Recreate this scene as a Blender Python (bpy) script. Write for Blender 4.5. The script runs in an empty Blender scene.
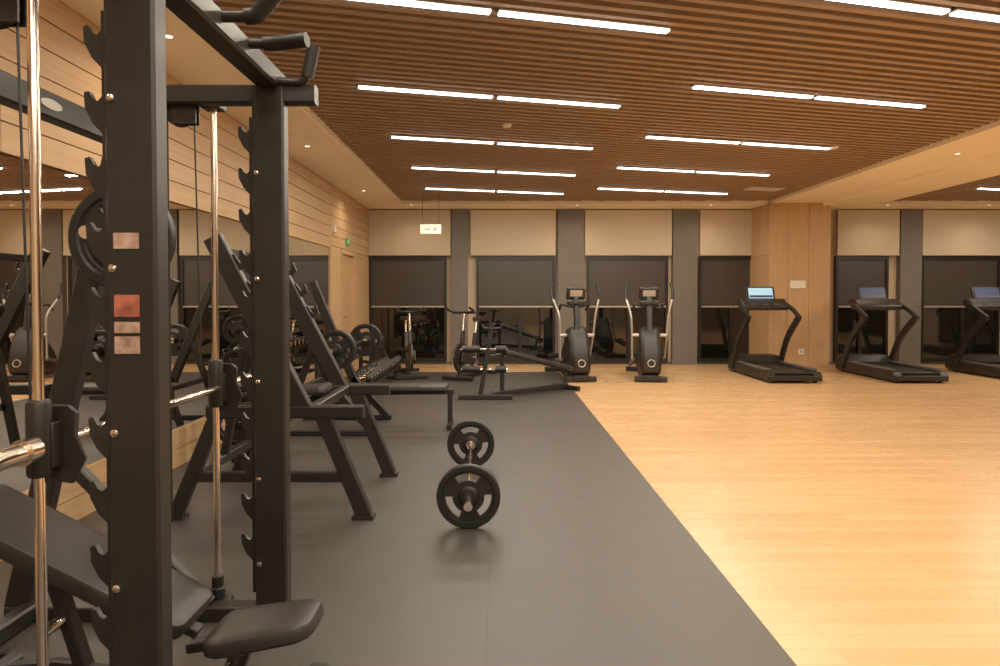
import bpy, bmesh, math, random
from mathutils import Vector as V, Matrix
random.seed(4)
SC = bpy.context.scene
COL = SC.collection
try:
    SC.view_settings.view_transform = 'Standard'
    SC.view_settings.gamma = 1.06
except Exception: pass

# ---------------------------------------------------------------- materials
def nodes(name):
    m = bpy.data.materials.new(name); m.use_nodes = True
    nt = m.node_tree; b = nt.nodes['Principled BSDF']
    return m, nt, b
def setp(b, col=None, rough=None, metal=None, spec=None):
    if col is not None: b.inputs['Base Color'].default_value = (*col, 1)
    if rough is not None: b.inputs['Roughness'].default_value = rough
    if metal is not None: b.inputs['Metallic'].default_value = metal
    if spec is not None: b.inputs['Specular IOR Level'].default_value = spec
def basic(name, col, rough=.5, metal=0., var=.12, scale=8., bump=0., bscale=200., spec=.5, stretch=(1,1,1)):
    m, nt, b = nodes(name); setp(b, col, rough, metal, spec)
    tc = nt.nodes.new('ShaderNodeTexCoord')
    mp = nt.nodes.new('ShaderNodeMapping'); mp.inputs['Scale'].default_value = stretch
    nt.links.new(tc.outputs['Object'], mp.inputs[0])
    nz = nt.nodes.new('ShaderNodeTexNoise'); nz.inputs['Scale'].default_value = scale; nz.inputs['Detail'].default_value = 4
    nt.links.new(mp.outputs[0], nz.inputs['Vector'])
    cr = nt.nodes.new('ShaderNodeValToRGB')
    cr.color_ramp.elements[0].position = .3; cr.color_ramp.elements[1].position = .7
    cr.color_ramp.elements[0].color = (*[c*(1-var) for c in col], 1)
    cr.color_ramp.elements[1].color = (*[min(1, c*(1+var)) for c in col], 1)
    nt.links.new(nz.outputs['Fac'], cr.inputs[0]); nt.links.new(cr.outputs[0], b.inputs['Base Color'])
    if bump:
        n2 = nt.nodes.new('ShaderNodeTexNoise'); n2.inputs['Scale'].default_value = bscale
        nt.links.new(tc.outputs['Object'], n2.inputs['Vector'])
        bp = nt.nodes.new('ShaderNodeBump'); bp.inputs['Strength'].default_value = bump; bp.inputs['Distance'].default_value = .002
        nt.links.new(n2.outputs['Fac'], bp.inputs['Height']); nt.links.new(bp.outputs[0], b.inputs['Normal'])
    return m
def emis(name, col, st):
    m, nt, b = nodes(name); setp(b, col, .4)
    b.inputs['Emission Color'].default_value = (*col, 1); b.inputs['Emission Strength'].default_value = st
    return m

BLACK = basic('powder_coat_black', (.017, .0142, .0124), .42, 0, .15, 6, .15, 400)
STEELDK = basic('dark_steel', (.05, .042, .036), .35, .6)
VINYL = basic('vinyl_black', (.020, .017, .015), .42, 0, .15, 20, .25, 260)
RUBB = basic('rubber_black', (.009, .008, .0074), .48, 0, .2, 30)
CHROME = basic('chrome', (.80, .70, .60), .16, 1, .04, 20)
SILVER = basic('silver_paint', (.45, .41, .36), .35, .5, .05)
GREYPL = basic('grey_plastic', (.10, .085, .075), .4, 0, .08)
WHITE = basic('white_plastic', (.78, .72, .63), .4, 0, .03)
PLASTER = basic('plaster_cream', (.95, .83, .62), .8, 0, .012, 3)
BEIGEWALL = basic('wall_beige', (.50, .39, .27), .8, 0, .04, 3)
GREYPILLAR = basic('pillar_grey_brown', (.145, .125, .105), .6, 0, .06, 4)
BLIND = basic('blind_fabric', (.54, .44, .315), .85, 0, .03, 60, .1, 500)
SHADE = basic('dark_mesh_shade', (.050, .040, .034), .35, 0, .08, 50)
FRAMEBLK = basic('window_frame_black', (.012, .010, .009), .35)
DARKCAV = basic('ceiling_void_dark', (.030, .019, .012), .9)
RED = basic('sticker_red', (.36, .10, .06), .5, 0, .5, 30)
PINK = basic('sticker_pink', (.40, .25, .19), .5, 0, .4, 40)
GLASS = basic('night_glass', (.006, .0055, .005), .03, 0, .1, 3, spec=1.0)
MIRROR = basic('mirror_silver', (.74, .70, .66), .01, 1, .01, 3)
LED = emis('light_diffuser', (1, .94, .85), 6.0)
DLIT = emis('downlight_lens', (1, .88, .68), 2.0)
GREEN = emis('sign_green', (.04, .30, .10), .15)
SCRW = emis('screen_bright', (.30, .5, .62), .7)
SCRD = emis('screen_blue', (.025, .04, .09), .5)

def woodmat(name, c1, c2, rough, stretch):
    m, nt, b = nodes(name); setp(b, c1, rough)
    tc = nt.nodes.new('ShaderNodeTexCoord'); mp = nt.nodes.new('ShaderNodeMapping')
    mp.inputs['Scale'].default_value = stretch
    nt.links.new(tc.outputs['Object'], mp.inputs[0])
    nz = nt.nodes.new('ShaderNodeTexNoise'); nz.inputs['Scale'].default_value = 1.0; nz.inputs['Detail'].default_value = 8
    nz.inputs['Roughness'].default_value = .65
    nt.links.new(mp.outputs[0], nz.inputs['Vector'])
    cr = nt.nodes.new('ShaderNodeValToRGB')
    cr.color_ramp.elements[0].position = .32; cr.color_ramp.elements[1].position = .68
    cr.color_ramp.elements[0].color = (*c1, 1); cr.color_ramp.elements[1].color = (*c2, 1)
    nt.links.new(nz.outputs['Fac'], cr.inputs[0]); nt.links.new(cr.outputs[0], b.inputs['Base Color'])
    return m
PANELWOOD = woodmat('panel_wood', (.48, .30, .15), (.57, .375, .20), .5, (14, 1.2, 30))
COLWOOD = woodmat('column_wood', (.45, .27, .13), (.54, .34, .17), .45, (20, 20, 1.5))
SLATWOOD = woodmat('slat_wood', (.32, .21, .13), (.41, .28, .18), .55, (1.5, 25, 25))

def floorwood():
    m, nt, b = nodes('floor_wood'); setp(b, rough=.3)
    L = nt.links.new
    tc = nt.nodes.new('ShaderNodeTexCoord')
    br = nt.nodes.new('ShaderNodeTexBrick'); br.offset = .37
    br.inputs['Color1'].default_value = (.57, .345, .165, 1); br.inputs['Color2'].default_value = (.65, .405, .205, 1)
    br.inputs['Mortar'].default_value = (.42, .24, .11, 1)
    br.inputs['Scale'].default_value = 1; br.inputs['Mortar Size'].default_value = .0018
    br.inputs['Brick Width'].default_value = 1.3; br.inputs['Row Height'].default_value = .105
    L(tc.outputs['Object'], br.inputs['Vector'])
    mp = nt.nodes.new('ShaderNodeMapping'); mp.inputs['Scale'].default_value = (1.2, 10, 1)
    L(tc.outputs['Object'], mp.inputs[0])
    nz = nt.nodes.new('ShaderNodeTexNoise'); nz.inputs['Scale'].default_value = 1; nz.inputs['Detail'].default_value = 3
    L(mp.outputs[0], nz.inputs['Vector'])
    mx = nt.nodes.new('ShaderNodeMix'); mx.data_type = 'RGBA'; mx.blend_type = 'MULTIPLY'
    mx.inputs['Factor'].default_value = .18
    cr = nt.nodes.new('ShaderNodeValToRGB'); cr.color_ramp.elements[0].position = .3; cr.color_ramp.elements[1].position = .7
    cr.color_ramp.elements[0].color = (.72, .64, .55, 1); cr.color_ramp.elements[1].color = (1, 1, 1, 1)
    L(nz.outputs['Fac'], cr.inputs[0])
    L(br.outputs['Color'], mx.inputs['A']); L(cr.outputs[0], mx.inputs['B'])
    L(mx.outputs['Result'], b.inputs['Base Color'])
    rr = nt.nodes.new('ShaderNodeMapRange'); rr.inputs['To Min'].default_value = .22; rr.inputs['To Max'].default_value = .32
    L(nz.outputs['Fac'], rr.inputs['Value']); L(rr.outputs[0], b.inputs['Roughness'])
    return m
FLOORWOOD = floorwood()
def rubberfloor():
    m, nt, b = nodes('rubber_floor'); setp(b, rough=.45)
    L = nt.links.new
    tc = nt.nodes.new('ShaderNodeTexCoord')
    br = nt.nodes.new('ShaderNodeTexBrick'); br.offset = 0
    br.inputs['Color1'].default_value = (.055, .047, .042, 1); br.inputs['Color2'].default_value = (.059, .050, .045, 1)
    br.inputs['Mortar'].default_value = (.035, .030, .026, 1)
    br.inputs['Scale'].default_value = 1; br.inputs['Mortar Size'].default_value = .003
    br.inputs['Brick Width'].default_value = 1.22; br.inputs['Row Height'].default_value = 4.0
    mp = nt.nodes.new('ShaderNodeMapping'); mp.inputs['Location'].default_value = (.04, .9, 0)
    L(tc.outputs['Object'], mp.inputs[0]); L(mp.outputs[0], br.inputs['Vector'])
    nz = nt.nodes.new('ShaderNodeTexNoise'); nz.inputs['Scale'].default_value = 2.5; nz.inputs['Detail'].default_value = 8
    L(tc.outputs['Object'], nz.inputs['Vector'])
    mx = nt.nodes.new('ShaderNodeMix'); mx.data_type = 'RGBA'; mx.blend_type = 'MULTIPLY'; mx.inputs['Factor'].default_value = .4
    cr = nt.nodes.new('ShaderNodeValToRGB'); cr.color_ramp.elements[0].position = .3; cr.color_ramp.elements[1].position = .7
    cr.color_ramp.elements[0].color = (.7, .7, .7, 1)
    L(nz.outputs['Fac'], cr.inputs[0]); L(br.outputs['Color'], mx.inputs['A']); L(cr.outputs[0], mx.inputs['B'])
    L(mx.outputs['Result'], b.inputs['Base Color'])
    rr = nt.nodes.new('ShaderNodeMapRange'); rr.inputs['To Min'].default_value = .38; rr.inputs['To Max'].default_value = .52
    L(nz.outputs['Fac'], rr.inputs['Value']); L(rr.outputs[0], b.inputs['Roughness'])
    n2 = nt.nodes.new('ShaderNodeTexNoise'); n2.inputs['Scale'].default_value = 300
    L(tc.outputs['Object'], n2.inputs['Vector'])
    bp = nt.nodes.new('ShaderNodeBump'); bp.inputs['Strength'].default_value = .2; bp.inputs['Distance'].default_value = .001
    L(n2.outputs['Fac'], bp.inputs['Height']); L(bp.outputs[0], b.inputs['Normal'])
    return m
RUBFLOOR = rubberfloor()

# ---------------------------------------------------------------- mesh builder
class B:
    def __init__(s): s.bm = bmesh.new(); s.mi = 0
    def _mark(s, n0):
        if s.mi:
            s.bm.faces.ensure_lookup_table()
            for f in s.bm.faces[n0:]: f.material_index = s.mi
    def box(s, c, d, R=None):
        n = len(s.bm.faces)
        M = Matrix.Translation(V(c)) @ (R.to_4x4() if R else Matrix()) @ Matrix.Diagonal((*d, 1))
        bmesh.ops.create_cube(s.bm, size=1, matrix=M); s._mark(n); return s
    def bx(s, x0, x1, y0, y1, z0, z1):
        return s.box(((x0+x1)/2, (y0+y1)/2, (z0+z1)/2), (abs(x1-x0), abs(y1-y0), abs(z1-z0)))
    def sweep(s, pts, prof, up=(0, 0, 1)):
        n = len(s.bm.faces)
        pts = [V(p) for p in pts]; k = len(pts)
        T = []
        for i in range(k):
            a = (pts[i]-pts[i-1]).normalized() if i else None
            b = (pts[i+1]-pts[i]).normalized() if i < k-1 else None
            T.append(((a or b)+(b or a)).normalized())
        nn = V(up)
        if abs(nn.normalized().dot(T[0])) > .98: nn = V((1, 0, 0)) if abs(T[0].x) < .9 else V((0, 1, 0))
        rings = []
        for i in range(k):
            nn = (nn - T[i]*nn.dot(T[i])).normalized(); bb = T[i].cross(nn)
            rings.append([s.bm.verts.new(pts[i]+bb*u+nn*v) for u, v in prof])
        m = len(prof)
        for i in range(k-1):
            for j in range(m):
                s.bm.faces.new((rings[i][j], rings[i][(j+1) % m], rings[i+1][(j+1) % m], rings[i+1][j]))
        s.bm.faces.new(rings[0][::-1]); s.bm.faces.new(rings[-1]); s._mark(n); return s
    def rod(s, p0, p1, r, seg=16): return s.sweep([p0, p1], circ(r, seg))
    def tube(s, pts, r, fr=.05, seg=12): return s.sweep(fil(pts, fr), circ(r, seg))
    def beam(s, p0, p1, w, h, up=(0, 0, 1)): return s.sweep([p0, p1], rect(w, h), up)
    def rtube(s, pts, w, h, fr=.05, up=(0, 0, 1)): return s.sweep(fil(pts, fr), rect(w, h), up)
    def lathe(s, prof, o, ax, seg=32):
        n = len(s.bm.faces)
        ax = V(ax).normalized(); q = ax.to_track_quat('Z', 'Y').to_matrix()
        o = V(o); rings = []
        for r, h in prof:
            rings.append([s.bm.verts.new(o + q @ V((r*math.cos(2*math.pi*j/seg), r*math.sin(2*math.pi*j/seg), h))) for j in range(seg)])
        for i in range(len(rings)-1):
            for j in range(seg):
                s.bm.faces.new((rings[i][j], rings[i][(j+1) % seg], rings[i+1][(j+1) % seg], rings[i+1][j]))
        s.bm.faces.new(rings[0][::-1]); s.bm.faces.new(rings[-1]); s._mark(n); return s
    def torus(s, o, ax, R, r, seg=40, rs=10):
        n = len(s.bm.faces)
        q = V(ax).normalized().to_track_quat('Z', 'Y').to_matrix(); o = V(o); g = []
        for i in range(seg):
            a = 2*math.pi*i/seg
            g.append([s.bm.verts.new(o+q @ V(((R+r*math.cos(2*math.pi*j/rs))*math.cos(a), (R+r*math.cos(2*math.pi*j/rs))*math.sin(a), r*math.sin(2*math.pi*j/rs)))) for j in range(rs)])
        for i in range(seg):
            for j in range(rs):
                s.bm.faces.new((g[i][j], g[(i+1) % seg][j], g[(i+1) % seg][(j+1) % rs], g[i][(j+1) % rs]))
        s._mark(n); return s
    def prism(s, pts, o, eu, ev, ew, t):
        n = len(s.bm.faces)
        o, eu, ev, ew = V(o), V(eu), V(ev), V(ew)
        a = [s.bm.verts.new(o+eu*u+ev*v-ew*t/2) for u, v in pts]
        b = [s.bm.verts.new(o+eu*u+ev*v+ew*t/2) for u, v in pts]
        k = len(pts)
        for j in range(k): s.bm.faces.new((a[j], a[(j+1) % k], b[(j+1) % k], b[j]))
        s.bm.faces.new(a[::-1]); s.bm.faces.new(b); s._mark(n); return s
    def pad(s, c, ex, ey, L, W, T, r=.04, taper=1.0):
        n = len(s.bm.faces)
        ex = V(ex).normalized(); ey = V(ey).normalized(); ez = ex.cross(ey); c = V(c)
        rings = []
        for h, ins in ((-T/2, .012), (-T/2+.01, 0), (T/2-.018, 0), (T/2-.006, .006), (T/2, .02), (T/2+.004, .06)):
            hx, hy = L/2-ins, W/2-ins; rr = max(r-ins, .006); ring = []
            for (sx, sy, a0) in ((1, 1, 0), (-1, 1, 90), (-1, -1, 180), (1, -1, 270)):
                for q in range(6):
                    a = math.radians(a0+q*18)
                    px = sx*(hx-rr)+rr*math.cos(a); py = sy*(hy-rr)+rr*math.sin(a)
                    py *= 1+(taper-1)*(px/L+.5)
                    ring.append(s.bm.verts.new(c+ex*px+ey*py+ez*h))
            rings.append(ring)
        m = len(rings[0])
        for i in range(len(rings)-1):
            for j in range(m): s.bm.faces.new((rings[i][j], rings[i][(j+1) % m], rings[i+1][(j+1) % m], rings[i+1][j]))
        s.bm.faces.new(rings[0][::-1]); s.bm.faces.new(rings[-1]); s._mark(n); return s
    def plate(s, o, R=.18, t=.036, seg=60, holes=3):
        """gripped weight plate, axis along Y"""
        n = len(s.bm.faces); o = V(o)
        k = R/.18
        rad = [.026*k, .045*k, .052*k, .060*k, .090*k, .130*k, .142*k, .149*k, .174*k, .18*k]
        th = [t*.58, t*.58, t*.5, t*.28, t*.26, t*.26, t*.28, t*.5, t*.5, t*.38]
        vs = {}
        def vv(i, j, sd):
            j %= seg; key = (i, j, sd)
            if key not in vs:
                a = 2*math.pi*j/seg + math.pi/2
                vs[key] = s.bm.verts.new(o+V((rad[i]*math.cos(a), sd*th[i], rad[i]*math.sin(a))))
            return vs[key]
        def keep(i, j):
            if i < 0 or i >= len(rad)-1: return False
            if i == 4 and holes:
                per = seg//holes; q = (j+per//2) % per
                if per*.24 < q < per*.76: return False
            return True
        for i in range(len(rad)-1):
            for j in range(seg):
                if not keep(i, j): continue
                s.bm.faces.new((vv(i, j, 1), vv(i+1, j, 1), vv(i+1, j+1, 1), vv(i, j+1, 1)))
                s.bm.faces.new((vv(i, j, -1), vv(i, j+1, -1), vv(i+1, j+1, -1), vv(i+1, j, -1)))
                for (ni, nj, a, b_) in ((i-1, j, (i, j), (i, j+1)), (i+1, j, (i+1, j), (i+1, j+1)), (i, (j-1) % seg, (i, j), (i+1, j)), (i, (j+1) % seg, (i, j+1), (i+1, j+1))):
                    if not keep(ni, nj):
                        try: s.bm.faces.new((vv(*a, 1), vv(*b_, 1), vv(*b_, -1), vv(*a, -1)))
                        except ValueError: pass
        s._mark(n); return s

def circ(r, seg): return [(r*math.cos(2*math.pi*i/seg), r*math.sin(2*math.pi*i/seg)) for i in range(seg)]
def rect(w, h):
    c = min(w, h)*.12; a, b = w/2, h/2
    return [(a-c, -b), (a, -b+c), (a, b-c), (a-c, b), (-a+c, b), (-a, b-c), (-a, -b+c), (-a+c, -b)]
def fil(pts, r, n=5):
    pts = [V(p) for p in pts]; out = [pts[0]]
    for i in range(1, len(pts)-1):
        a = pts[i]-pts[i-1]; b = pts[i+1]-pts[i]
        d = min(r, a.length*.45, b.length*.45)
        p1 = pts[i]-a.normalized()*d; p2 = pts[i]+b.normalized()*d
        for q in range(n+1):
            t = q/n; out.append(p1*(1-t)**2+pts[i]*2*t*(1-t)+p2*t*t)
    out.append(pts[-1]); return out

def mkobj(name, b, mats, org=(0, 0, 0), bevel=0, smooth=True):
    bm = b.bm
    bmesh.ops.translate(bm, verts=bm.verts, vec=-V(org))
    bmesh.ops.recalc_face_normals(bm, faces=bm.faces)
    me = bpy.data.meshes.new(name); bm.to_mesh(me); bm.free()
    if not isinstance(mats, (list, tuple)): mats = [mats]
    for m in mats: me.materials.append(m)
    if smooth:
        me.shade_smooth(); me.set_sharp_from_angle(angle=math.radians(38))
    o = bpy.data.objects.new(name, me); COL.objects.link(o)
    if bevel:
        md = o.modifiers.new('bevel', 'BEVEL'); md.width = bevel; md.segments = 2; md.limit_method = 'ANGLE'; md.angle_limit = math.radians(50)
    return o
def struct(name, b, mats, smooth=False, label=None):
    o = mkobj(name, b, mats, smooth=smooth); o['kind'] = 'structure'
    if label: o['label'] = label
    return o
class Thing:
    def __init__(s, name, label, cat, org=(0, 0, 0), group=None):
        s.e = bpy.data.objects.new(name, None); s.e.empty_display_size = .1; COL.objects.link(s.e)
        s.e['label'] = label; s.e['category'] = cat
        if group: s.e['group'] = group
        s.org = V(org); s.e.location = s.org; s.parts = []
    def part(s, name, b, mats, label=None, parent=None, bevel=0):
        o = mkobj(name, b, mats, s.org, bevel)
        o.parent = parent or s.e
        if label: o['label'] = label
        s.parts.append(o); return o
    def copy(s, loc, rotz=0, label=None):
        e = s.e.copy(); COL.objects.link(e); e.location = V(loc); e.rotation_euler = (0, 0, rotz)
        if label: e['label'] = label
        mp = {s.e: e}
        for p in s.parts:
            q = p.copy(); COL.objects.link(q); q.parent = mp[p.parent]; mp[p] = q
        return e
def single(name, b, mats, label, cat, org=(0, 0, 0), group=None, bevel=0):
    o = mkobj(name, b, mats, org, bevel); o.location = V(org)
    o['label'] = label; o['category'] = cat
    if group: o['group'] = group
    return o

# ---------------------------------------------------------------- room shell
XL, XR, YB, YF = -2.53, 12.0, 13.2, -4.0
ZC = 3.05
struct('floor', B().bx(XL-.3, XR+.2, YF-.2, YB+.3, -.12, 0), FLOORWOOD)
struct('floor.001', B().bx(XL+.02, 1.09, YF, 11.75, 0, .008), RUBFLOOR, label='dark grey rubber sport flooring')
struct('wall_back', B().bx(XL-.3, XR+.2, YB, YB+.3, 0, 3.5), BEIGEWALL)
struct('wall_right', B().bx(XR, XR+.2, YF, YB, 0, 3.5), BEIGEWALL)
struct('wall_front', B().bx(XL-.3, XR+.2, YF-.2, YF, 0, 3.5), BEIGEWALL)
struct('wall_left', B().bx(XL-.3, XL-.03, YF, YB, 0, 3.5), DARKCAV)
b = B()
def boards(z0, z1, y0, y1, pitch):
    n = max(1, round((z1-z0)/pitch)); h = (z1-z0)/n
    for i in range(n): b.bx(XL-.03, XL+.012, y0, y1, z0+i*h+.004, z0+(i+1)*h-.004)
for (y0, y1) in ((YF, 0.2), (.205, 3.4), (3.405, 6.8), (6.805, 10.1)):
    boards(2.08, ZC, y0, y1, .16)
    b.bx(XL-.03, XL+.012, y0, y1, .0, .145); b.bx(XL-.03, XL+.012, y0, y1, .15, .30)
boards(2.12, ZC, 10.105, 13.2, .16)
b.bx(XL-.03, XL+.012, 10.105, 10.75, 0, 2.115)
b.bx(XL-.03, XL+.012, 11.8, 12.5, 0, 2.115); b.bx(XL-.03, XL+.012, 12.505, 13.2, 0, 2.115)
struct('trim_1', b, PANELWOOD, label='horizontal wood cladding boards')
b = B(); b.bx(XL-.03, XL-.015, 10.82, 11.73, .0, 2.05); b.mi = 1
b.bx(XL-.03, XL+.03, 10.75, 10.83, 0, 2.11); b.bx(XL-.03, XL+.03, 11.72, 11.8, 0, 2.11); b.bx(XL-.03, XL+.03, 10.83, 11.72, 2.04, 2.11)
b.mi = 2; b.rod((XL-.01, 10.92, 1.0), (XL+.03, 10.92, 1.0), .012); b.rod((XL+.03, 10.92, 1.0), (XL+.03, 11.04, 1.0), .01)
struct('door_1', b, [COLWOOD, PANELWOOD, CHROME])
y = -3.9; gname = 'wall mirrors beside the weight area'
while y < 10.0:
    y1 = min(y+1.4, 10.1)
    single('wall_mirror', B().bx(XL-.03, XL-.005, y+.003, y1-.003, .305, 2.075), MIRROR, 'tall frameless wall mirror panel above wood skirting', 'mirror', (XL, (y+y1)/2, .305), gname)
    y = y1
def bx_(px, D=YB): return (px-497)/667*D
wins = [(369, 447, 410), (476, 555, 520), (586, 667, 628), (697, 752, 730), (833, 886, 858), (918, 997, 960), (1035, 1100, 1070)]
for i, (a, c, mid) in enumerate(wins):
    x0, x1, xm = bx_(a)+.01, bx_(c), bx_(mid)
    b = B(); y0 = YB-.09
    for (u0, u1, w0, w1) in ((x0, x0+.05, .05, 2.13), (x1-.05, x1, .05, 2.13), (x0+.05, x1-.05, .05, .12), (x0+.05, x1-.05, 2.06, 2.13), (xm-.03, xm+.03, .12, 1.12)):
        b.bx(u0, u1, y0, YB, w0, w1)
    b.mi = 1; b.bx(x0+.05, xm-.03, YB-.04, YB-.02, .12, 1.12); b.bx(xm+.03, x1-.05, YB-.04, YB-.02, .12, 1.12)
    b.mi = 2; b.bx(x0+.05, x1-.05, YB-.06, YB-.04, 1.17, 2.06)
    b.mi = 3; b.bx(x0+.05, x1-.05, YB-.10, YB-.02, 1.125, 1.155)
    struct('window_%d' % (i+1), b, [FRAMEBLK, GLASS, SHADE, SILVER])
for i, (a, c) in enumerate([(369, 452), (470, 556), (583, 671), (697, 753), (833, 896), (917, 1012), (1032, 1100)]):
    x0, x1 = bx_(a)+.02, bx_(c)-.02
    t = Thing('roller_blind', 'beige roller blind pulled partly down over a window', 'blind', ((x0+x1)/2, YB-.13, 2.14), 'beige roller blinds')
    t.part('fabric', B().bx(x0, x1, YB-.125, YB-.12, 2.17, ZC-.02), BLIND)
    t.part('bottom_rail', B().rod((x0, YB-.122, 2.155), (x1, YB-.122, 2.155), .018, 10), BEIGEWALL)
for i, (a, c) in enumerate([(452, 468), (557, 583), (671, 695), (896, 917), (1013, 1031)]):
    struct('trim_%d' % (i+2), B().bx(bx_(a), bx_(c), YB-.14, YB, 0, ZC), GREYPILLAR, label='grey brown wall pilaster')
struct('baseboard_back', B().bx(XL, XR, YB-.03, YB, 0, .05), GREYPILLAR)
for k in range(4):
    y0 = -2.5+k*3.6; b = B(); b.bx(XR-.06, XR, y0, y0+2.8, .1, 2.1); b.mi = 1; b.bx(XR-.07, XR-.06, y0+.06, y0+1.37, .16, 2.04); b.bx(XR-.07, XR-.06, y0+1.43, y0+2.74, .16, 2.04)
    struct('window_%d' % (k+8), b, [FRAMEBLK, GLASS])
b = B(); cx0, cx1, cy = 4.98, 6.09, 12.2
b.bx(cx0+.01, cx1-.01, cy+.01, YB, 0, ZC)
b.bx(cx0, cx0+.33, cy, cy+.02, .06, ZC); b.bx(cx0+.336, cx0+.72, cy, cy+.02, .06, ZC); b.bx(cx0+.726, cx1, cy, cy+.02, .06, ZC)
b.bx(cx0, cx0+.02, cy+.026, YB-.0, .06, 2.1); b.bx(cx0, cx0+.02, cy+.026, YB, 2.106, ZC)
b.bx(cx0+.005, cx1-.005, cy+.006, YB, 0, .055)
struct('trim_9', b, COLWOOD, label='wood clad square column')
single('wall_plaque', B().bx(5.36, 5.64, cy-.012, cy, 1.49, 1.63), WHITE, 'small white notice plate on the wood column', 'sign', (5.47, cy, 1.5))
b = B().bx(5.52, 5.62, cy-.012, cy, .28, .38); b.mi = 1; b.bx(5.55, 5.56, cy-.014, cy-.012, .31, .35); b.bx(5.58, 5.59, cy-.014, cy-.012, .31, .35)
single('wall_socket', b, [WHITE, FRAMEBLK], 'white power socket low on the wood column', 'socket', (5.57, cy, .3))

def soffit(b, x0, x1, y0, y1, z=ZC): b.bx(x0, x1, y0, y1, z, 3.45)
WX0, WX1, WY1 = -1.78, 5.02, 12.35
W2X0, W2X1, W2Y1 = 6.85, 11.4, 12.35
b = B()
soffit(b, XL-.3, WX0, YF, YB); soffit(b, WX0, XR, WY1, YB)
soffit(b, WX1, 5.95, YF, WY1, ZC+.0); soffit(b, 5.95, W2X0, YF, WY1, ZC-.05); soffit(b, W2X1, XR, YF, WY1)
b.bx(XL-.3, XR, YF, YB, 3.45, 3.55)
b.bx(WX0, WX0+.03, YF, WY1, ZC+.02, 3.45)
struct('ceiling', b, PLASTER)
TAN = math.tan(math.radians(14.3)); ZS = 3.10
def slats(x0, x1, y0, y1, name):
    b = B(); b.bx(x0, x1, y0, y1, 3.28, 3.32); b.mi = 1
    pitch, w, h = .118, .052, .085
    c = y0 - x1*TAN - 2
    while c < y1 - x0*TAN + 2:
        xa = max(x0, (y0-c)/TAN); xb = min(x1, (y1-c)/TAN)
        if xb-xa > .1:
            vs = [b.bm.verts.new((x, c+TAN*x+dy, z)) for x in (xa, xb) for dy in (-w/2, w/2) for z in (ZS, ZS+h)]
            for f in ((0, 1, 3, 2), (4, 6, 7, 5), (0, 4, 5, 1), (2, 3, 7, 6), (0, 2, 6, 4), (1, 5, 7, 3)):
                fc = b.bm.faces.new([vs[i] for i in f]); fc.material_index = 1
        c += pitch
    struct(name, b, [DARKCAV, SLATWOOD], label='dark ceiling with closely spaced wooden slats')
slats(WX0+.03, WX1, YF, WY1, 'ceiling.001')
slats(W2X0, W2X1, YF, WY1, 'ceiling.002')

def area(par, loc, sx, sy, W, rotz=0, col=(1, .865, .68)):
    l = bpy.data.lights.new('lamp', 'AREA'); l.shape = 'RECTANGLE'; l.size = sx; l.size_y = sy; l.energy = W; l.color = col
    o = bpy.data.objects.new('lamp', l); COL.objects.link(o); o.parent = par; o.location = loc; o.rotation_euler = (0, 0, rotz)
    return o
ang = math.atan(TAN)
LW = 21.0
def fixture(x, y):
    t = Thing('linear_light', 'slim white linear light set between ceiling slats', 'ceiling light', (0, 0, 0), 'linear ceiling lights')
    t.e.location = (x, y, ZS-.001); t.e.rotation_euler = (0, 0, ang)
    t.part('housing', B().bx(-.575, .575, -.034, .034, -.014, 0), SILVER)
    t.part('diffuser', B().bx(-.57, .57, -.026, .026, -.026, -.0145), LED)
    area(t.e, (0, 0, -.03), 1.1, .048, LW)
rows = [3.82+1.74*k for k in range(-4, 5)]
for yy in rows:
    for xs in (-1.16, 1.62, 7.75):
        if xs > 7 and yy < 1: continue
        for k in (0, 1):
            xc = xs+.565+k*1.16
            fixture(xc, yy+TAN*(xc-xs))
def downlight(x, y, z, W=7):
    t = Thing('downlight', 'small round recessed ceiling downlight', 'ceiling light', (0, 0, 0), 'recessed downlights')
    t.e.location = (x, y, z)
    t.part('trim_ring', B().torus((0, 0, 0), (0, 0, 1), .032, .004, 24, 6), WHITE)
    t.part('lens', B().lathe([(.027, -.004), (.027, 0)], (0, 0, 0), (0, 0, 1), 20), DLIT)
    l = bpy.data.lights.new('lamp', 'SPOT'); l.energy = W; l.color = (1, .80, .56); l.spot_size = math.radians(150); l.spot_blend = 1; l.shadow_soft_size = .05
    o = bpy.data.objects.new('lamp', l); COL.objects.link(o); o.parent = t.e; o.location = (0, 0, -.02)
for yy in (1.2, 4.4, 7.6, 10.8): downlight(-2.15, yy, ZC-.001, 28)
for xx in (-1.6, 1.5, 4.0, 7.3, 9.2): downlight(xx, 12.5, ZC-.001, 20)
for yy in (3.6, 8.0): downlight(5.5, yy, ZC-.001, 20)
b = B()
for i in range(5): b.bx(-.28, .28, -.1+i*.045, -.08+i*.045, -.01, .0)
b.bx(-.3, .3, -.13, -.11, -.015, .0); b.bx(-.3, .3, .11, .13, -.015, .0); b.bx(-.3, -.28, -.13, .13, -.015, .0); b.bx(.28, .3, -.13, .13, -.015, .0)
v = single('air_vent', b, WHITE, 'white rectangular air vent grille in slatted ceiling', 'air vent'); v.location = (4.35, 10.9, ZS-.001); v.rotation_euler = (0, 0, ang)
for (xx, yy) in ((.1, 6.85), (3.95, 7.85)):
    single('smoke_detector', B().lathe([(.03, -.03), (.05, -.012), (.052, .0)], (xx, yy, ZS-.001), (0, 0, 1), 20), WHITE, 'small round white smoke detector on ceiling slats', 'smoke detector', (xx, yy, ZS-.001), 'smoke detectors')

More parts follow.
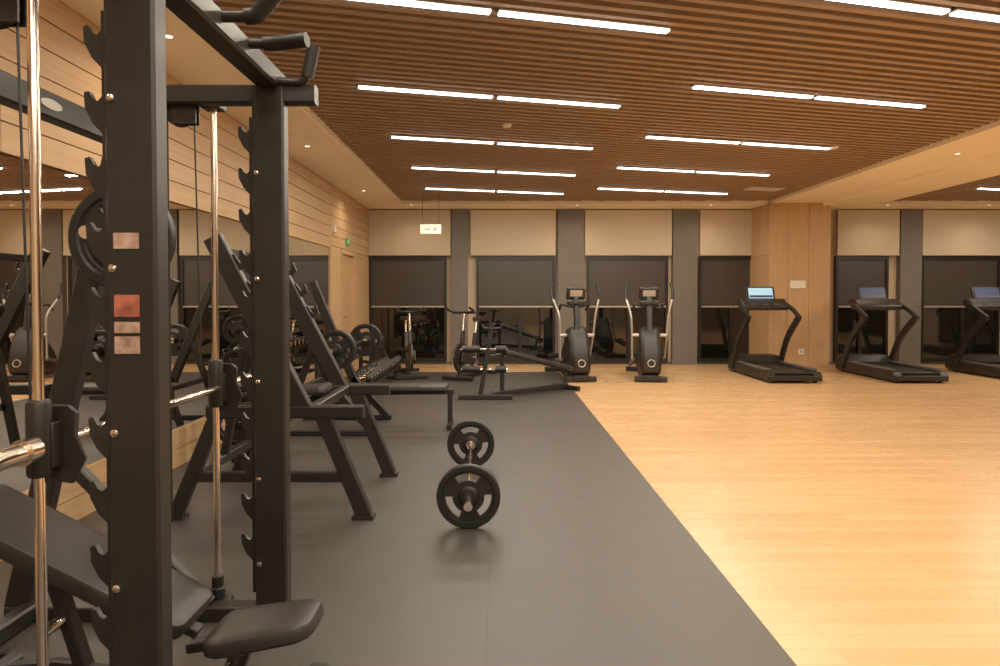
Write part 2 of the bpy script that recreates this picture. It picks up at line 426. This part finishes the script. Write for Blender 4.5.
t = Thing('hanging_sign', 'white hanging exit direction sign on two thin rods', 'sign', (-1.15, 11.6, 2.43))
t.part('panel', B().bx(-1.33, -.97, 11.585, 11.615, 2.43, 2.59), emis('sign_white', (.85, .76, .62), .5), bevel=.003)
t.part('suspension_rod', B().rod((-1.29, 11.6, 2.59), (-1.29, 11.6, ZS), .005, 8), STEELDK)
t.part('suspension_rod', B().rod((-1.01, 11.6, 2.59), (-1.01, 11.6, ZS), .005, 8), STEELDK)
b = B().prism([(-.13, -.006), (-.06, -.006), (-.06, -.022), (-.025, 0), (-.06, .022), (-.06, .006), (-.13, .006)], (-1.13, 11.582, 2.51), (1, 0, 0), (0, 0, 1), (0, 1, 0), .004)
t.part('arrow_mark', b, RED)
b = B().prism([(.0, -.03), (.025, -.005), (.018, .025), (.035, .03), (.045, 0), (.065, -.03), (.05, -.03), (.035, -.01), (.018, -.03)], (-1.11, 11.582, 2.51), (1, 0, 0), (0, 0, 1), (0, 1, 0), .004)
t.part('figure_mark', b, RED)
t = Thing('exit_sign', 'small green exit sign above the door', 'sign', (XL+.012, 11.2, 2.2))
t.part('case', B().bx(XL+.012, XL+.04, 11.08, 11.32, 2.2, 2.31), GREEN)
t.part('pictogram', B().prism([(-.08, -.012), (0, -.012), (0, -.03), (.05, 0), (0, .03), (0, .012), (-.08, .012)], (XL+.042, 11.2, 2.255), (0, 1, 0), (0, 0, 1), (1, 0, 0), .003), WHITE)
t = Thing('wall_box', 'small white box mounted on wood wall boards', 'wall box', (XL+.012, 10.2, 2.3))
t.part('case', B().bx(XL+.012, XL+.05, 10.2, 10.32, 2.33, 2.43), WHITE)

# ---------------------------------------------------------------- smith machine
FZ = .008
t = Thing('smith_machine', 'tall black smith machine with notched uprights and chrome bar', 'weight machine', (-1.3, 2.25, FZ))
AX, AY, BY = -.93, 1.73, 2.75
def teeth(y, z0, z1, pitch):
    pts = [(.0, z0), (.0, z1), (-.022, z1)]
    z = z1-.05
    while z > z0+.12:
        pts += [(-.022, z), (-.033, z-.012), (-.045, z-.006), (-.056, z+.014), (-.068, z+.010), (-.066, z-.03), (-.046, z-.07), (-.022, z-.095)]
        z -= pitch
    pts += [(-.022, z0)]
    return B().prism(pts, (AX-.062, y, 0), (1, 0, 0), (0, 0, 1), (0, 1, 0), .016)
for y, zt in ((AY, 2.26), (BY, 2.2)):
    up = t.part('upright', B().beam((AX, y, FZ+.05), (AX, y, zt), .07, .13, up=(1, 0, 0)), BLACK)
    t.part('catch_plate', teeth(y, .12, 2.08, .168), BLACK, parent=up)
    for z in (.25, .6, 1.0, 1.42, 1.85):
        t.part('bolt', B().lathe([(.010, 0), (.010, .006), (.005, .009)], (AX-.045, y-.035, z), (0, -1, 0), 12), CHROME, parent=up)
    b = B().bx(AX-1.1, AX+.1, y-.04, y+.04, FZ, FZ+.06)
    t.part('floor_rail', b, BLACK, bevel=.006)
    t.part('rear_upright', B().beam((-1.99, y, FZ+.05), (-1.5, y, 2.16), .06, .10, up=(1, 0, 0)), BLACK)
    t.part('top_side_beam', B().beam((-1.54, y, 2.17), (AX+(.19 if y == BY else 0), y, 2.17), .06, .075), BLACK)
    t.part('side_brace', B().beam((-1.83, y, .72), (-1.2, y, .07), .05, .05), BLACK)
t.part('rear_crossbeam', B().beam((-1.545, AY-.55, 2.0), (-1.545, BY+.03, 2.0), .06, .09), BLACK)
t.part('maker_badge', B().prism([(.055*math.cos(a*math.pi/12), .017*math.sin(a*math.pi/12)) for a in range(24)], (-1.513, 2.28, 2.0), (0, 1, 0), (0, 0, 1), (1, 0, 0), .003), SILVER, 'small pale oval badge')
t.part('rear_floor_beam', B().beam((-1.93, AY, FZ+.04), (-1.93, BY, FZ+.04), .07, .07), BLACK)
t.part('top_beam', B().beam((-.93, 1.35, 2.235), (-.93, 2.83, 2.235), .095, .08), BLACK)
def handle(pts, g):
    h = t.part('pull_up_handle', B().tube(pts, .018, .05), BLACK)
    t.part('grip', B().tube(g, .026, .05), RUBB, parent=h)
handle([(-.90, 2.72, 2.22), (-.775, 2.72, 2.21), (-.735, 2.7, 2.35)], [(-.768, 2.717, 2.235), (-.735, 2.7, 2.355)])
handle([(-.90, 2.4, 2.25), (-.80, 2.4, 2.25), (-.68, 2.38, 2.255)], [(-.83, 2.4, 2.25), (-.80, 2.4, 2.25), (-.672, 2.379, 2.256)])
handle([(-.90, 2.17, 2.25), (-.78, 2.17, 2.25), (-.71, 2.15, 2.31)], [(-.81, 2.17, 2.25), (-.775, 2.17, 2.252), (-.70, 2.15, 2.32)])
handle([(-.90, 1.85, 2.25), (-.74, 1.85, 2.25), (-.66, 1.83, 2.34)], [(-.75, 1.85, 2.25), (-.66, 1.83, 2.34)])
GX = -1.19
for y in (1.725, 2.815):
    t.part('guide_rod', B().rod((GX, y, .1), (GX, y, 2.2), .0135), CHROME)
    t.part('rod_bumper', B().lathe([(.03, 0), (.03, .05), (.024, .055), (.024, .1)], (GX, y, FZ+.05), (0, 0, 1), 18), RUBB)
    t.part('rod_foot', B().bx(GX-.05, GX+.05, y-.09, y+.05, FZ+.0, FZ+.055), BLACK, bevel=.004)
    t.part('rod_top_mount', B().bx(GX-.04, GX+.04, y-.04, y+.04, 2.13, 2.2), BLACK, bevel=.004)
    b = B().lathe([(.026, -.1), (.03, -.09), (.03, .09), (.026, .1)], (GX, y, .98), (0, 0, 1), 18)
    b.prism([(-.06, -.05), (-.02, -.10), (.05, -.11), (.085, -.04), (.06, .02), (.065, .08), (.04, .10), (-.03, .10), (-.06, .05)], (GX+.01, y+.045, .96), (1, 0, 0), (0, 0, 1), (0, 1, 0), .014)
    b.bx(GX-.035, GX+.035, y+.0, y+.075, .90, 1.02)
    t.part('carriage', b, BLACK, bevel=.003)
BZ = .96; BXX = GX+.012
b = B().rod((BXX, 1.68, BZ), (BXX, 2.92, BZ), .0145, 20)
b.rod((BXX, 1.15, BZ), (BXX, 1.66, BZ), .0255, 24); b.rod((BXX, 1.64, BZ), (BXX, 1.68, BZ), .034, 24)
b.rod((BXX, 2.92, BZ), (BXX, 3.25, BZ), .0255, 24); b.rod((BXX, 2.88, BZ), (BXX, 2.92, BZ), .034, 24)
t.part('bar', b, CHROME, 'polished steel smith bar')
for y in (1.76, 2.78):
    b = B().lathe([(.055, -.012), (.06, -.01), (.05, 0), (.06, .01), (.055, .012)], (-1.31, y, 2.11), (0, 1, 0), 28)
    b.bx(-1.34, -1.24, y-.02, y-.012, 2.06, 2.16); b.bx(-1.34, -1.24, y+.012, y+.02, 2.06, 2.16)
    t.part('pulley', b, BLACK)
    t.part('cable', B().rod((-1.255, y, 2.11), (-1.235, y, 1.03), .0035, 6), RUBB)
    t.part('cable', B().rod((-1.365, y, 2.11), (-1.365, y, .4), .0035, 6), RUBB)
for z, m, hh in ((1.49, PINK, .02), (1.325, RED, .028), (1.27, PINK, .014), (1.225, PINK, .022)):
    t.part('sticker', B().bx(AX-.042, AX+.022, AY-.038, AY-.0355, z-hh, z+hh), m, 'small worn sticker')
t.part('storage_bracket', B().beam((-1.64, 2.75, 1.58), (-1.47, 2.75, 1.58), .05, .06), BLACK)
t.part('storage_horn', B().rod((-1.48, 2.76, 1.58), (-1.48, 2.40, 1.58), .024), CHROME)
single('weight_plate', B().plate((-1.48, 2.64, 1.58), .205, .045), RUBB, 'black grip weight plate stored on the smith machine horn', 'weight plate', (-1.48, 2.64, 1.375))

# adjustable bench
t = Thing('adjustable_bench', 'black padded incline weight bench under smith machine', 'weight bench', (-1.2, 2.1, FZ))
ang1 = math.radians(27)
e = V((-math.cos(ang1), 0, math.sin(ang1)))
c = V((-.955, 2.1, .33)) + e*.42
t.part('back_pad', B().pad(c, -e, (0, 1, 0), .84, .28, .06, .05), VINYL)
t.part('seat_pad', B().pad((-.735, 2.1, .30), (1, 0, .16), (0, 1, 0), .34, .27, .052, .07, .78), VINYL)
b = B().beam((-1.72, 2.1, .1), (-.62, 2.1, .1), .06, .06)
b.beam((-1.72, 1.85, .045), (-1.72, 2.35, .045), .06, .06); b.beam((-.62, 1.9, .04), (-.62, 2.3, .04), .06, .06)
b.beam((-.62, 2.1, .04), (-.62, 2.1, .1), .06, .06)
b.beam((-.86, 2.1, .1), (-.80, 2.1, .26), .06, .06, up=(1, 0, 0))
b.beam((-.98, 2.1, .235), (-.60, 2.1, .29), .05, .03)
t.part('frame', b, BLACK)
b = B().beam(tuple(V((-.95, 2.1, .28))), tuple(c+e*.38-V((0, 0, .055))), .045, .03)
b.beam((-1.3, 2.1, .12), (-1.42, 2.1, .5), .05, .04, up=(1, 0, 0))
b.prism([(-.22, 0), (.16, 0), (.12, .035), (-.05, .06), (-.2, .05)], (-1.35, 2.1, .13), (1, 0, 0), (0, 0, 1), (0, 1, 0), .03)
t.part('back_support', b, BLACK)
t.part('adjustment_knob', B().rod((-.83, 2.08, .19), (-.83, 2.0, .19), .016), CHROME)
t.part('adjustment_knob', B().rod((-1.37, 2.08, .33), (-1.37, 1.97, .33), .016), CHROME)
for y in (1.84, 2.36):
    t.part('wheel', B().lathe([(.03, -.012), (.035, -.008), (.035, .008), (.03, .012)], (-1.76, y, .045), (0, 1, 0), 20), RUBB)

# ---------------------------------------------------------------- incline press station
y0, y1 = 4.0, 4.95; ym = (y0+y1)/2
t = Thing('incline_bench_press', 'black incline bench press station with slanted notched uprights', 'weight bench', (-1.35, ym, FZ))
for y in (y0, y1):
    b = B().beam((-.80, y, .03), (-1.05, y, .64), .06, .095, up=(1, 0, 0))
    b.beam((-.80, y, .655), (-1.74, y, .655), .07, .075)
    b.beam((-1.68, y, .65), (-1.94, y, .03), .06, .08, up=(1, 0, 0))
    if y == y0: b.beam((-.90, y, .26), (-1.86, y, .26), .05, .06)
    b.bx(-.87, -.74, y-.045, y+.045, FZ, .03); b.bx(-2.0, -1.88, y-.045, y+.045, FZ, .03)
    t.part('side_frame', b, BLACK)
    up = t.part('upright', B().beam((-1.16, y, .66), (-1.70, y, 1.70), .06, .11, up=(1, 0, 0)), BLACK)
    d = V((-.54, 0, 1.04)).normalized(); nrm = V((1.04, 0, .54)).normalized()
    for k in range(3):
        o = V((-1.42, y, 1.16)) + d*(.18*k)
        t.part('bar_hook', B().prism([(-.03, .0), (-.03, .10), (.012, .10), (.02, .035), (.045, .035), (.055, .075), (.068, .07), (.06, .0)], o+nrm*.055, nrm, d, (0, 1, 0), .02), BLACK, parent=up)
b = B().beam((-1.84, y0, .26), (-1.84, y1, .26), .06, .06); b.beam((-1.12, y0, .66), (-1.12, y1, .66), .06, .06)
b.beam((-1.84, ym, .26), (-1.70, ym, 1.0), .05, .05, up=(1, 0, 0)); b.beam((-1.12, ym, .66), (-1.78, ym, .60), .05, .05)
t.part('center_frame', b, BLACK)
t.part('head_crossbeam', B().beam((-1.68, y0, 1.62), (-1.68, y1, 1.62), .05, .05), BLACK)
t.part('seat_pad', B().pad((-1.26, ym, .72), (1, 0, .10), (0, 1, 0), .26, .27, .05), VINYL)
t.part('back_pad', B().pad((-1.52, ym, 1.02), (.45, 0, -.85), (0, 1, 0), .62, .27, .055), VINYL)

# ---------------------------------------------------------------- barbells
def barbell(x, y0, y1, z, x2=None, ext=.22, label='', R=.18, n=1):
    x2 = x if x2 is None else x2
    d = V((x2-x, y1-y0, 0)).normalized()
    t = Thing('barbell', label, 'barbell', (x, (y0+y1)/2, z-R))
    P0 = V((x, y0, z)); P1 = V((x2, y1, z))
    t.part('shaft', B().rod(P0, P1, .014, 16), CHROME)
    for (P, s) in ((P0, -1), (P1, 1)):
        t.part('sleeve', B().rod(P+d*s*ext, P-d*s*.03, .025, 20).rod(P-d*s*.03, P-d*s*.06, .036, 20), CHROME)
        for k in range(n):
            t.part('weight_plate', B().plate(P+d*s*.05*k, R, .044), RUBB, 'black rubber grip plate')
        t.part('clamp', B().rod(P+d*s*(.05*n-.02), P+d*s*(.05*n+.005), .036, 20), RUBB)
barbell(-.165, 3.83, 5.2, FZ+.185, -.205, .2, 'loaded barbell with black grip plates on rubber floor', .185)

# flat bench press
t = Thing('flat_bench_press', 'black flat bench press station with racked barbell', 'weight bench', (-1.1, 6.8, FZ))
t.part('bench_pad', B().pad((-1.15, 6.8, .42), (1, 0, 0), (0, 1, 0), 1.3, .29, .055), VINYL)
b = B().beam((-1.75, 6.8, .36), (-.44, 6.8, .375), .07, .05); b.beam((-.48, 6.8, .37), (-.48, 6.8, .03), .05, .05)
b.beam((-.48, 6.62, .035), (-.48, 6.98, .035), .05, .05); b.beam((-1.7, 6.8, .03), (-1.7, 6.8, .36), .05, .05)
t.part('frame', b, BLACK)
for y in (6.38, 7.22):
    b = B().beam((-1.52, y, .35), (-2.0, y, 1.5), .06, .09, up=(1, 0, 0)); b.beam((-2.1, y, .035), (-1.15, y, .035), .06, .05)
    b.beam((-1.2, y, .05), (-1.56, y, .46), .06, .07, up=(1, 0, 0))
    b.prism([(.0, .0), (.22, .0), (.23, .09), (.21, .09), (.20, .03), (-.02, .05)], (-1.68, y, .80), (1, 0, 0), (0, 0, 1), (0, 1, 0), .03)
    b.beam((-2.05, y, .05), (-1.75, y, .9), .05, .06, up=(1, 0, 0))
    t.part('upright', b, BLACK)
t.part('crossbar', B().beam((-1.90, 6.38, .45), (-1.90, 7.22, .45), .05, .05), BLACK)
barbell(-1.465, 6.10, 7.42, .86, None, .25, 'loaded barbell resting on the flat bench rack', .18, 2)

t = Thing('plate_tree', 'black weight plate storage tree', 'plate rack', (-2.1, 5.55, FZ))
b = B().beam((-2.1, 5.55, .04), (-2.1, 5.55, 1.15), .07, .07); b.beam((-2.35, 5.55, .035), (-1.85, 5.55, .035), .06, .05); b.beam((-2.1, 5.32, .035), (-2.1, 5.78, .035), .06, .05)
for z in (.35, .75, 1.08): b.rod((-2.1, 5.3, z), (-2.1, 5.8, z), .022)
t.part('frame', b, BLACK)
for z, r in ((.35, .22), (.75, .17), (1.08, .12)):
    single('weight_plate', B().plate((-2.1, 5.40, z), r, .04), RUBB, 'black grip plate stored on the plate tree', 'weight plate', (-2.1, 5.40, z-r), 'plates on the storage tree')

# dumbbell rack
t = Thing('dumbbell_rack', 'black two tier dumbbell rack along the mirror', 'dumbbell rack', (-2.05, 9.45, FZ))
for y in (8.15, 10.75):
    b = B().beam((-2.2, y, .03), (-2.2, y, .66), .06, .06); b.beam((-2.3, y, .035), (-1.55, y, .035), .06, .05)
    b.beam((-2.2, y, .56), (-1.83, y, .50), .05, .05); b.beam((-2.2, y, .30), (-1.55, y, .18), .05, .05); b.beam((-1.6, y, .03), (-1.85, y, .48), .05, .05, up=(1, 0, 0))
    t.part('side_frame', b, BLACK)
for (x, z) in ((-1.95, .56), (-1.68, .24)):
    for dx in (-.1, .1):
        t.part('shelf_rail', B().beam((x+dx, 8.1, z-dx*.2), (x+dx, 10.8, z-dx*.2), .05, .03), BLACK)
def dumbbell(R):
    t = Thing('dumbbell', 'black round head rubber dumbbell with steel end caps', 'dumbbell', (0, 0, 0), 'dumbbells on the two tier rack')
    t.part('handle', B().lathe([(.012, -.07), (.016, -.03), (.017, 0), (.016, .03), (.012, .07)], (0, 0, 0), (1, 0, 0), 14), CHROME)
    for sgn in (-1, 1):
        t.part('head', B().lathe([(R*.9, .065), (R, .073), (R, .125), (R*.9, .135), (R*.5, .137)], (0, 0, 0), (sgn, 0, 0), 24), RUBB)
        t.part('end_cap', B().lathe([(R*.55, .136), (R*.55, .140), (R*.45, .142)], (0, 0, 0), (sgn, 0, 0), 20), CHROME)
    return t
i = 0
base = dumbbell(.07)
for (x, z) in ((-1.95, .56), (-1.68, .24)):
    for k in range(13):
        loc = (x, 8.25+k*.2, z+.09)
        if i == 0: base.e.location = loc
        else: base.copy(loc)
        i += 1

# ---------------------------------------------------------------- sit-up bench machine
t = Thing('abdominal_bench', 'black adjustable sit-up bench with foam rollers', 'weight bench', (.3, 9.0, FZ))
A = V((-.05, 8.75, 0)); E = V((1.08, 9.65, 0)); d = (E-A).normalized(); nx = V((-d.y, d.x, 0))
b = B().beam(A+V((0, 0, .06)), E+V((0, 0, .06))-d*.1, .07, .07)
b.beam((-.5, 8.62, .04), (.2, 8.62, .04), .06, .06); b.beam(E-nx*.25-d*.1+V((0, 0, .04)), E+nx*.25-d*.1+V((0, 0, .04)), .06, .06)
b.beam((-.15, 8.64, .04), (.0, 8.78, .06), .07, .07)
b.beam((-.22, 8.64, .04), (-.06, 8.64, 1.0), .08, .06, up=(1, 0, 0))
b.beam(A+d*.15+V((0, 0, .08)), A+d*.15+V((0, 0, .58)), .06, .06); b.beam(E-d*.12+V((0, 0, .06)), E-d*.12+V((0, 0, .26)), .05, .05)
b.beam((-.14, 8.64, .55), A+d*.15+V((0, 0, .56)), .06, .06)
t.part('frame', b, BLACK)
pm = (A+E)/2+V((0, 0, .46)); ex = (E-A+V((0, 0, -.36))).normalized()
t.part('bench_pad', B().pad(pm+d*.03, ex, nx, 1.28, .28, .06), VINYL)
for z in (.66, .40):
    t.part('foam_roller', B().rod((-.45, 8.62, z), (-.22, 8.62, z), .045, 20), RUBB)
    t.part('foam_roller', B().rod((-.02, 8.62, z), (.12, 8.62, z), .045, 20), RUBB)
    t.part('roller_axle', B().rod((-.47, 8.62, z), (.14, 8.62, z), .012), CHROME)
t.part('handle', B().tube([(-.20, 8.6, .98), (-.17, 8.6, .93), (.04, 8.6, .93), (.07, 8.6, .98)], .016, .04), RUBB)

# ---------------------------------------------------------------- treadmill
def treadmill(scr, glow):
    t = Thing('treadmill', 'black treadmill with slanted handrails and dark screen', 'treadmill', (0, 0, 0), 'treadmills facing the windows')
    b = B()
    for s in (-1, 1):
        b.prism([(-.95, .03), (-.95, .12), (-.9, .17), (.75, .21), (.85, .05), (.8, .03)], (s*.36, 0, 0), (0, 1, 0), (0, 0, 1), (1, 0, 0), .12)
    b.bx(-.3, .3, -.88, .7, .06, .13); b.bx(-.40, .40, -.97, -.90, .04, .12)
    for (x, y) in ((-.35, -.85), (.35, -.85), (-.35, .7), (.35, .7)): b.lathe([(.035, 0), (.035, .04)], (x, y, 0), (0, 0, 1), 14)
    t.part('deck', b, BLACK, bevel=.008)
    t.part('belt', B().bx(-.295, .295, -.9, .62, .13, .165), RUBB, bevel=.01)
    for s in (-1, 1):
        t.part('side_strip', B().bx(s*.32, s*.41, -.8, .55, .185, .212), GREYPL)
    b = B().prism([(.45, .05), (.45, .2), (.55, .30), (.8, .31), (.93, .2), (.95, .05)], (0, 0, 0), (0, 1, 0), (0, 0, 1), (1, 0, 0), .78)
    t.part('motor_cover', b, BLACK, bevel=.03)
    for s in (-1, 1):
        b = B().rtube([(s*.42, .62, .10), (s*.42, .34, .62), (s*.42, -.12, 1.0)], .06, .11, .2, up=(0, 1, 0))
        t.part('upright', b, BLACK)
        b = B().rtube([(s*.42, -.16, .985), (s*.42, .10, 1.12), (s*.36, .42, 1.26)], .055, .06, .1)
        t.part('handrail', b, RUBB)
    b = B().prism([(.20, 1.10), (.18, 1.18), (.34, 1.30), (.47, 1.30), (.5, 1.22), (.38, 1.12)], (0, 0, 0), (0, 1, 0), (0, 0, 1), (1, 0, 0), .78)
    co = t.part('console', b, BLACK, bevel=.02)
    R = Matrix.Rotation(math.radians(-20), 3, 'X')
    t.part('screen_housing', B().box((0, .46, 1.385), (.50, .05, .26), R), BLACK, parent=co, bevel=.015)
    cs = V((0, .46, 1.385)) + R @ V((0, -.028, .005))
    t.part('screen', B().box(cs, (.42, .004, .19), R), scr, parent=co)
    t.part('screen_menu_bar', B().box(cs+R @ V((0, -.003, -.06)), (.40, .003, .04), R), glow, parent=co)
    t.part('front_grip', B().rod((-.3, .30, 1.15), (.3, .30, 1.15), .014), RUBB)
    for x in (-.2, 0, .2):
        t.part('button_panel', B().bx(x-.05, x+.05, .20, .25, 1.2, 1.22), GREYPL, parent=co)
    return t
tm = treadmill(SCRW, SCRD); tm.e.location = (4.6, 11.2, 0); tm.e['label'] = 'black treadmill with lit blue white screen by the column'
t2 = treadmill(SCRD, GREYPL); t2.e.location = (6.55, 11.2, 0)
t2.copy((8.55, 11.2, 0)); t2.copy((10.5, 11.2, 0))

# ---------------------------------------------------------------- elliptical
t = Thing('elliptical_trainer', 'black and silver elliptical cross trainer', 'elliptical trainer', (0, 0, 0), 'elliptical trainers by the windows')
outline = [(-.36, .10), (-.40, .3), (-.33, .56), (-.20, .78), (-.08, .86), (.06, .82), (.2, .62), (.4, .46), (.5, .3), (.48, .10)]
t.part('flywheel_shroud', B().prism(outline, (0, 0, 0), (0, 1, 0), (0, 0, 1), (1, 0, 0), .33), BLACK, bevel=.07)
t.part('shroud_badge', B().torus((0, -.408, .30), (0, -1, .2), .055, .008, 24, 8), SILVER)
b = B().beam((-.25, -.34, .05), (.25, -.34, .05), .08, .08); b.beam((-.28, 1.15, .05), (.28, 1.15, .05), .08, .08); b.beam((0, -.3, .09), (0, 1.15, .07), .1, .06)
b.bx(-.13, .13, -.40, .5, .04, .11)
t.part('base_frame', b, BLACK, bevel=.008)
t.part('mast', B().rtube([(0, -.12, .75), (0, -.06, 1.1), (0, .04, 1.4)], .09, .09, .1, up=(0, 1, 0)), BLACK)
R = Matrix.Rotation(math.radians(18), 3, 'X')
co = t.part('console', B().box((0, -.0, 1.39), (.31, .06, .20), R), BLACK, bevel=.02)
t.part('console_back_panel', B().box((0, -.036, 1.39), (.20, .012, .10), R), SILVER, parent=co, bevel=.004)
t.part('screen', B().box((0, .034, 1.40), (.24, .008, .14), R), SCRD, parent=co)
t.part('console_tray', B().box((0, -.05, 1.24), (.30, .12, .06)), BLACK, bevel=.015)
t.part('handlebar', B().tube([(-.22, .22, 1.12), (-.24, .05, 1.22), (-.1, -.05, 1.18), (.1, -.05, 1.18), (.24, .05, 1.22), (.22, .22, 1.12)], .02, .06), RUBB)
for s in (-1, 1):
    ph = s*.12
    b = B().tube([(s*.27, .05+ph, .34), (s*.27, -.08, .72), (s*.29, -.12, 1.05), (s*.37, .04-ph, 1.36)], .018, .12)
    b.rod((s*.10, -.08, .72), (s*.28, -.08, .72), .03)
    ar = t.part('swing_arm', b, SILVER, 'silver moving arm')
    t.part('grip', B().tube([(s*.355, .0-ph*.8, 1.30), (s*.37, .04-ph, 1.38), (s*.34, .12-ph, 1.56)], .022, .05), RUBB, parent=ar)
    t.part('pedal_rail', B().beam((s*.26, .05+ph, .34), (s*.22, 1.05, .20+ph*.6), .05, .05), GREYPL)
    t.part('pedal', B().bx(s*.24-.07, s*.24+.07, .55+ph*.5, .88+ph*.5, .31, .345).bx(s*.24-.07, s*.24+.07, .55+ph*.5, .57+ph*.5, .31, .39), RUBB, bevel=.008)
t.e.location = (1.27, 10.75, 0); t.e.rotation_euler = (0, 0, .12)
t.copy((2.45, 10.75, 0), -.12)

# ---------------------------------------------------------------- spin bike
t = Thing('exercise_bike', 'black indoor cycling bike with chrome posts', 'exercise bike', (0, 0, 0), 'exercise bikes by the windows')
b = B().beam((-.26, -.5, .04), (.26, -.5, .04), .07, .06); b.beam((-.26, .52, .04), (.26, .52, .04), .07, .06)
b.beam((0, -.5, .05), (0, .52, .05), .07, .06)
b.rtube([(0, -.42, .06), (0, -.28, .78)], .06, .07, .05, up=(0, 1, 0)); b.rtube([(0, .05, .1), (0, .25, .72)], .06, .07, .05, up=(0, 1, 0))
b.rtube([(0, .16, .42), (0, -.33, .55)], .05, .07, .05)
t.part('frame', b, BLACK)
t.part('flywheel', B().lathe([(.20, -.02), (.23, -.015), (.23, .015), (.20, .02), (.06, .02)], (0, -.42, .36), (1, 0, 0), 36), STEELDK)
t.part('chain_guard', B().prism([(-.5, .30), (-.42, .46), (.02, .42), (.12, .32), (.02, .22), (-.42, .26)], (.06, 0, 0), (0, 1, 0), (0, 0, 1), (1, 0, 0), .03), BLACK, bevel=.008)
t.part('seat_post', B().rod((0, .22, .62), (0, .30, .92), .018).beam((0, .2, .92), (0, .38, .92), .035, .03), CHROME)
t.part('saddle', B().prism([(-.02, -.14), (.02, -.14), (.035, -.02), (.09, .08), (.08, .13), (-.08, .13), (-.09, .08), (-.035, -.02)], (0, .30, .96), (1, 0, 0), (0, 1, 0), (0, 0, 1), .06), VINYL, bevel=.015)
t.part('handlebar_post', B().rod((0, -.3, .7), (0, -.24, 1.06), .018), CHROME)
t.part('handlebar', B().tube([(-.2, -.5, 1.16), (-.22, -.34, 1.1), (-.08, -.24, 1.08), (.08, -.24, 1.08), (.22, -.34, 1.1), (.2, -.5, 1.16)], .018, .05).rod((-.2, -.24, 1.07), (.2, -.24, 1.07), .016), RUBB)
for s in (-1, 1):
    t.part('crank', B().beam((s*.09, .02, .33), (s*.09, .02+s*.1, .33-s*.13), .02, .03), CHROME)
    t.part('pedal', B().bx(s*.11, s*.21, .02+s*.1-.05, .02+s*.1+.05, .32-s*.13, .345-s*.13), RUBB)
t.e.location = (-1.50, 11.2, 0.008); t.e.rotation_euler = (0, 0, .25)
t.copy((-.45, 11.0, .008), -.35)

# ---------------------------------------------------------------- world + camera
w = bpy.data.worlds.new('World'); SC.world = w; w.use_nodes = True
w.node_tree.nodes['Background'].inputs[0].default_value = (.02, .018, .02, 1)
cam = bpy.data.cameras.new('Camera'); co = bpy.data.objects.new('Camera', cam); COL.objects.link(co)
cam.sensor_width = 36; cam.lens = 24; cam.shift_x = .003; cam.shift_y = -.0219; cam.clip_start = .05
co.location = (0, 0, 1.35); co.rotation_euler = (math.radians(90-1.3), 0, 0)
SC.camera = co
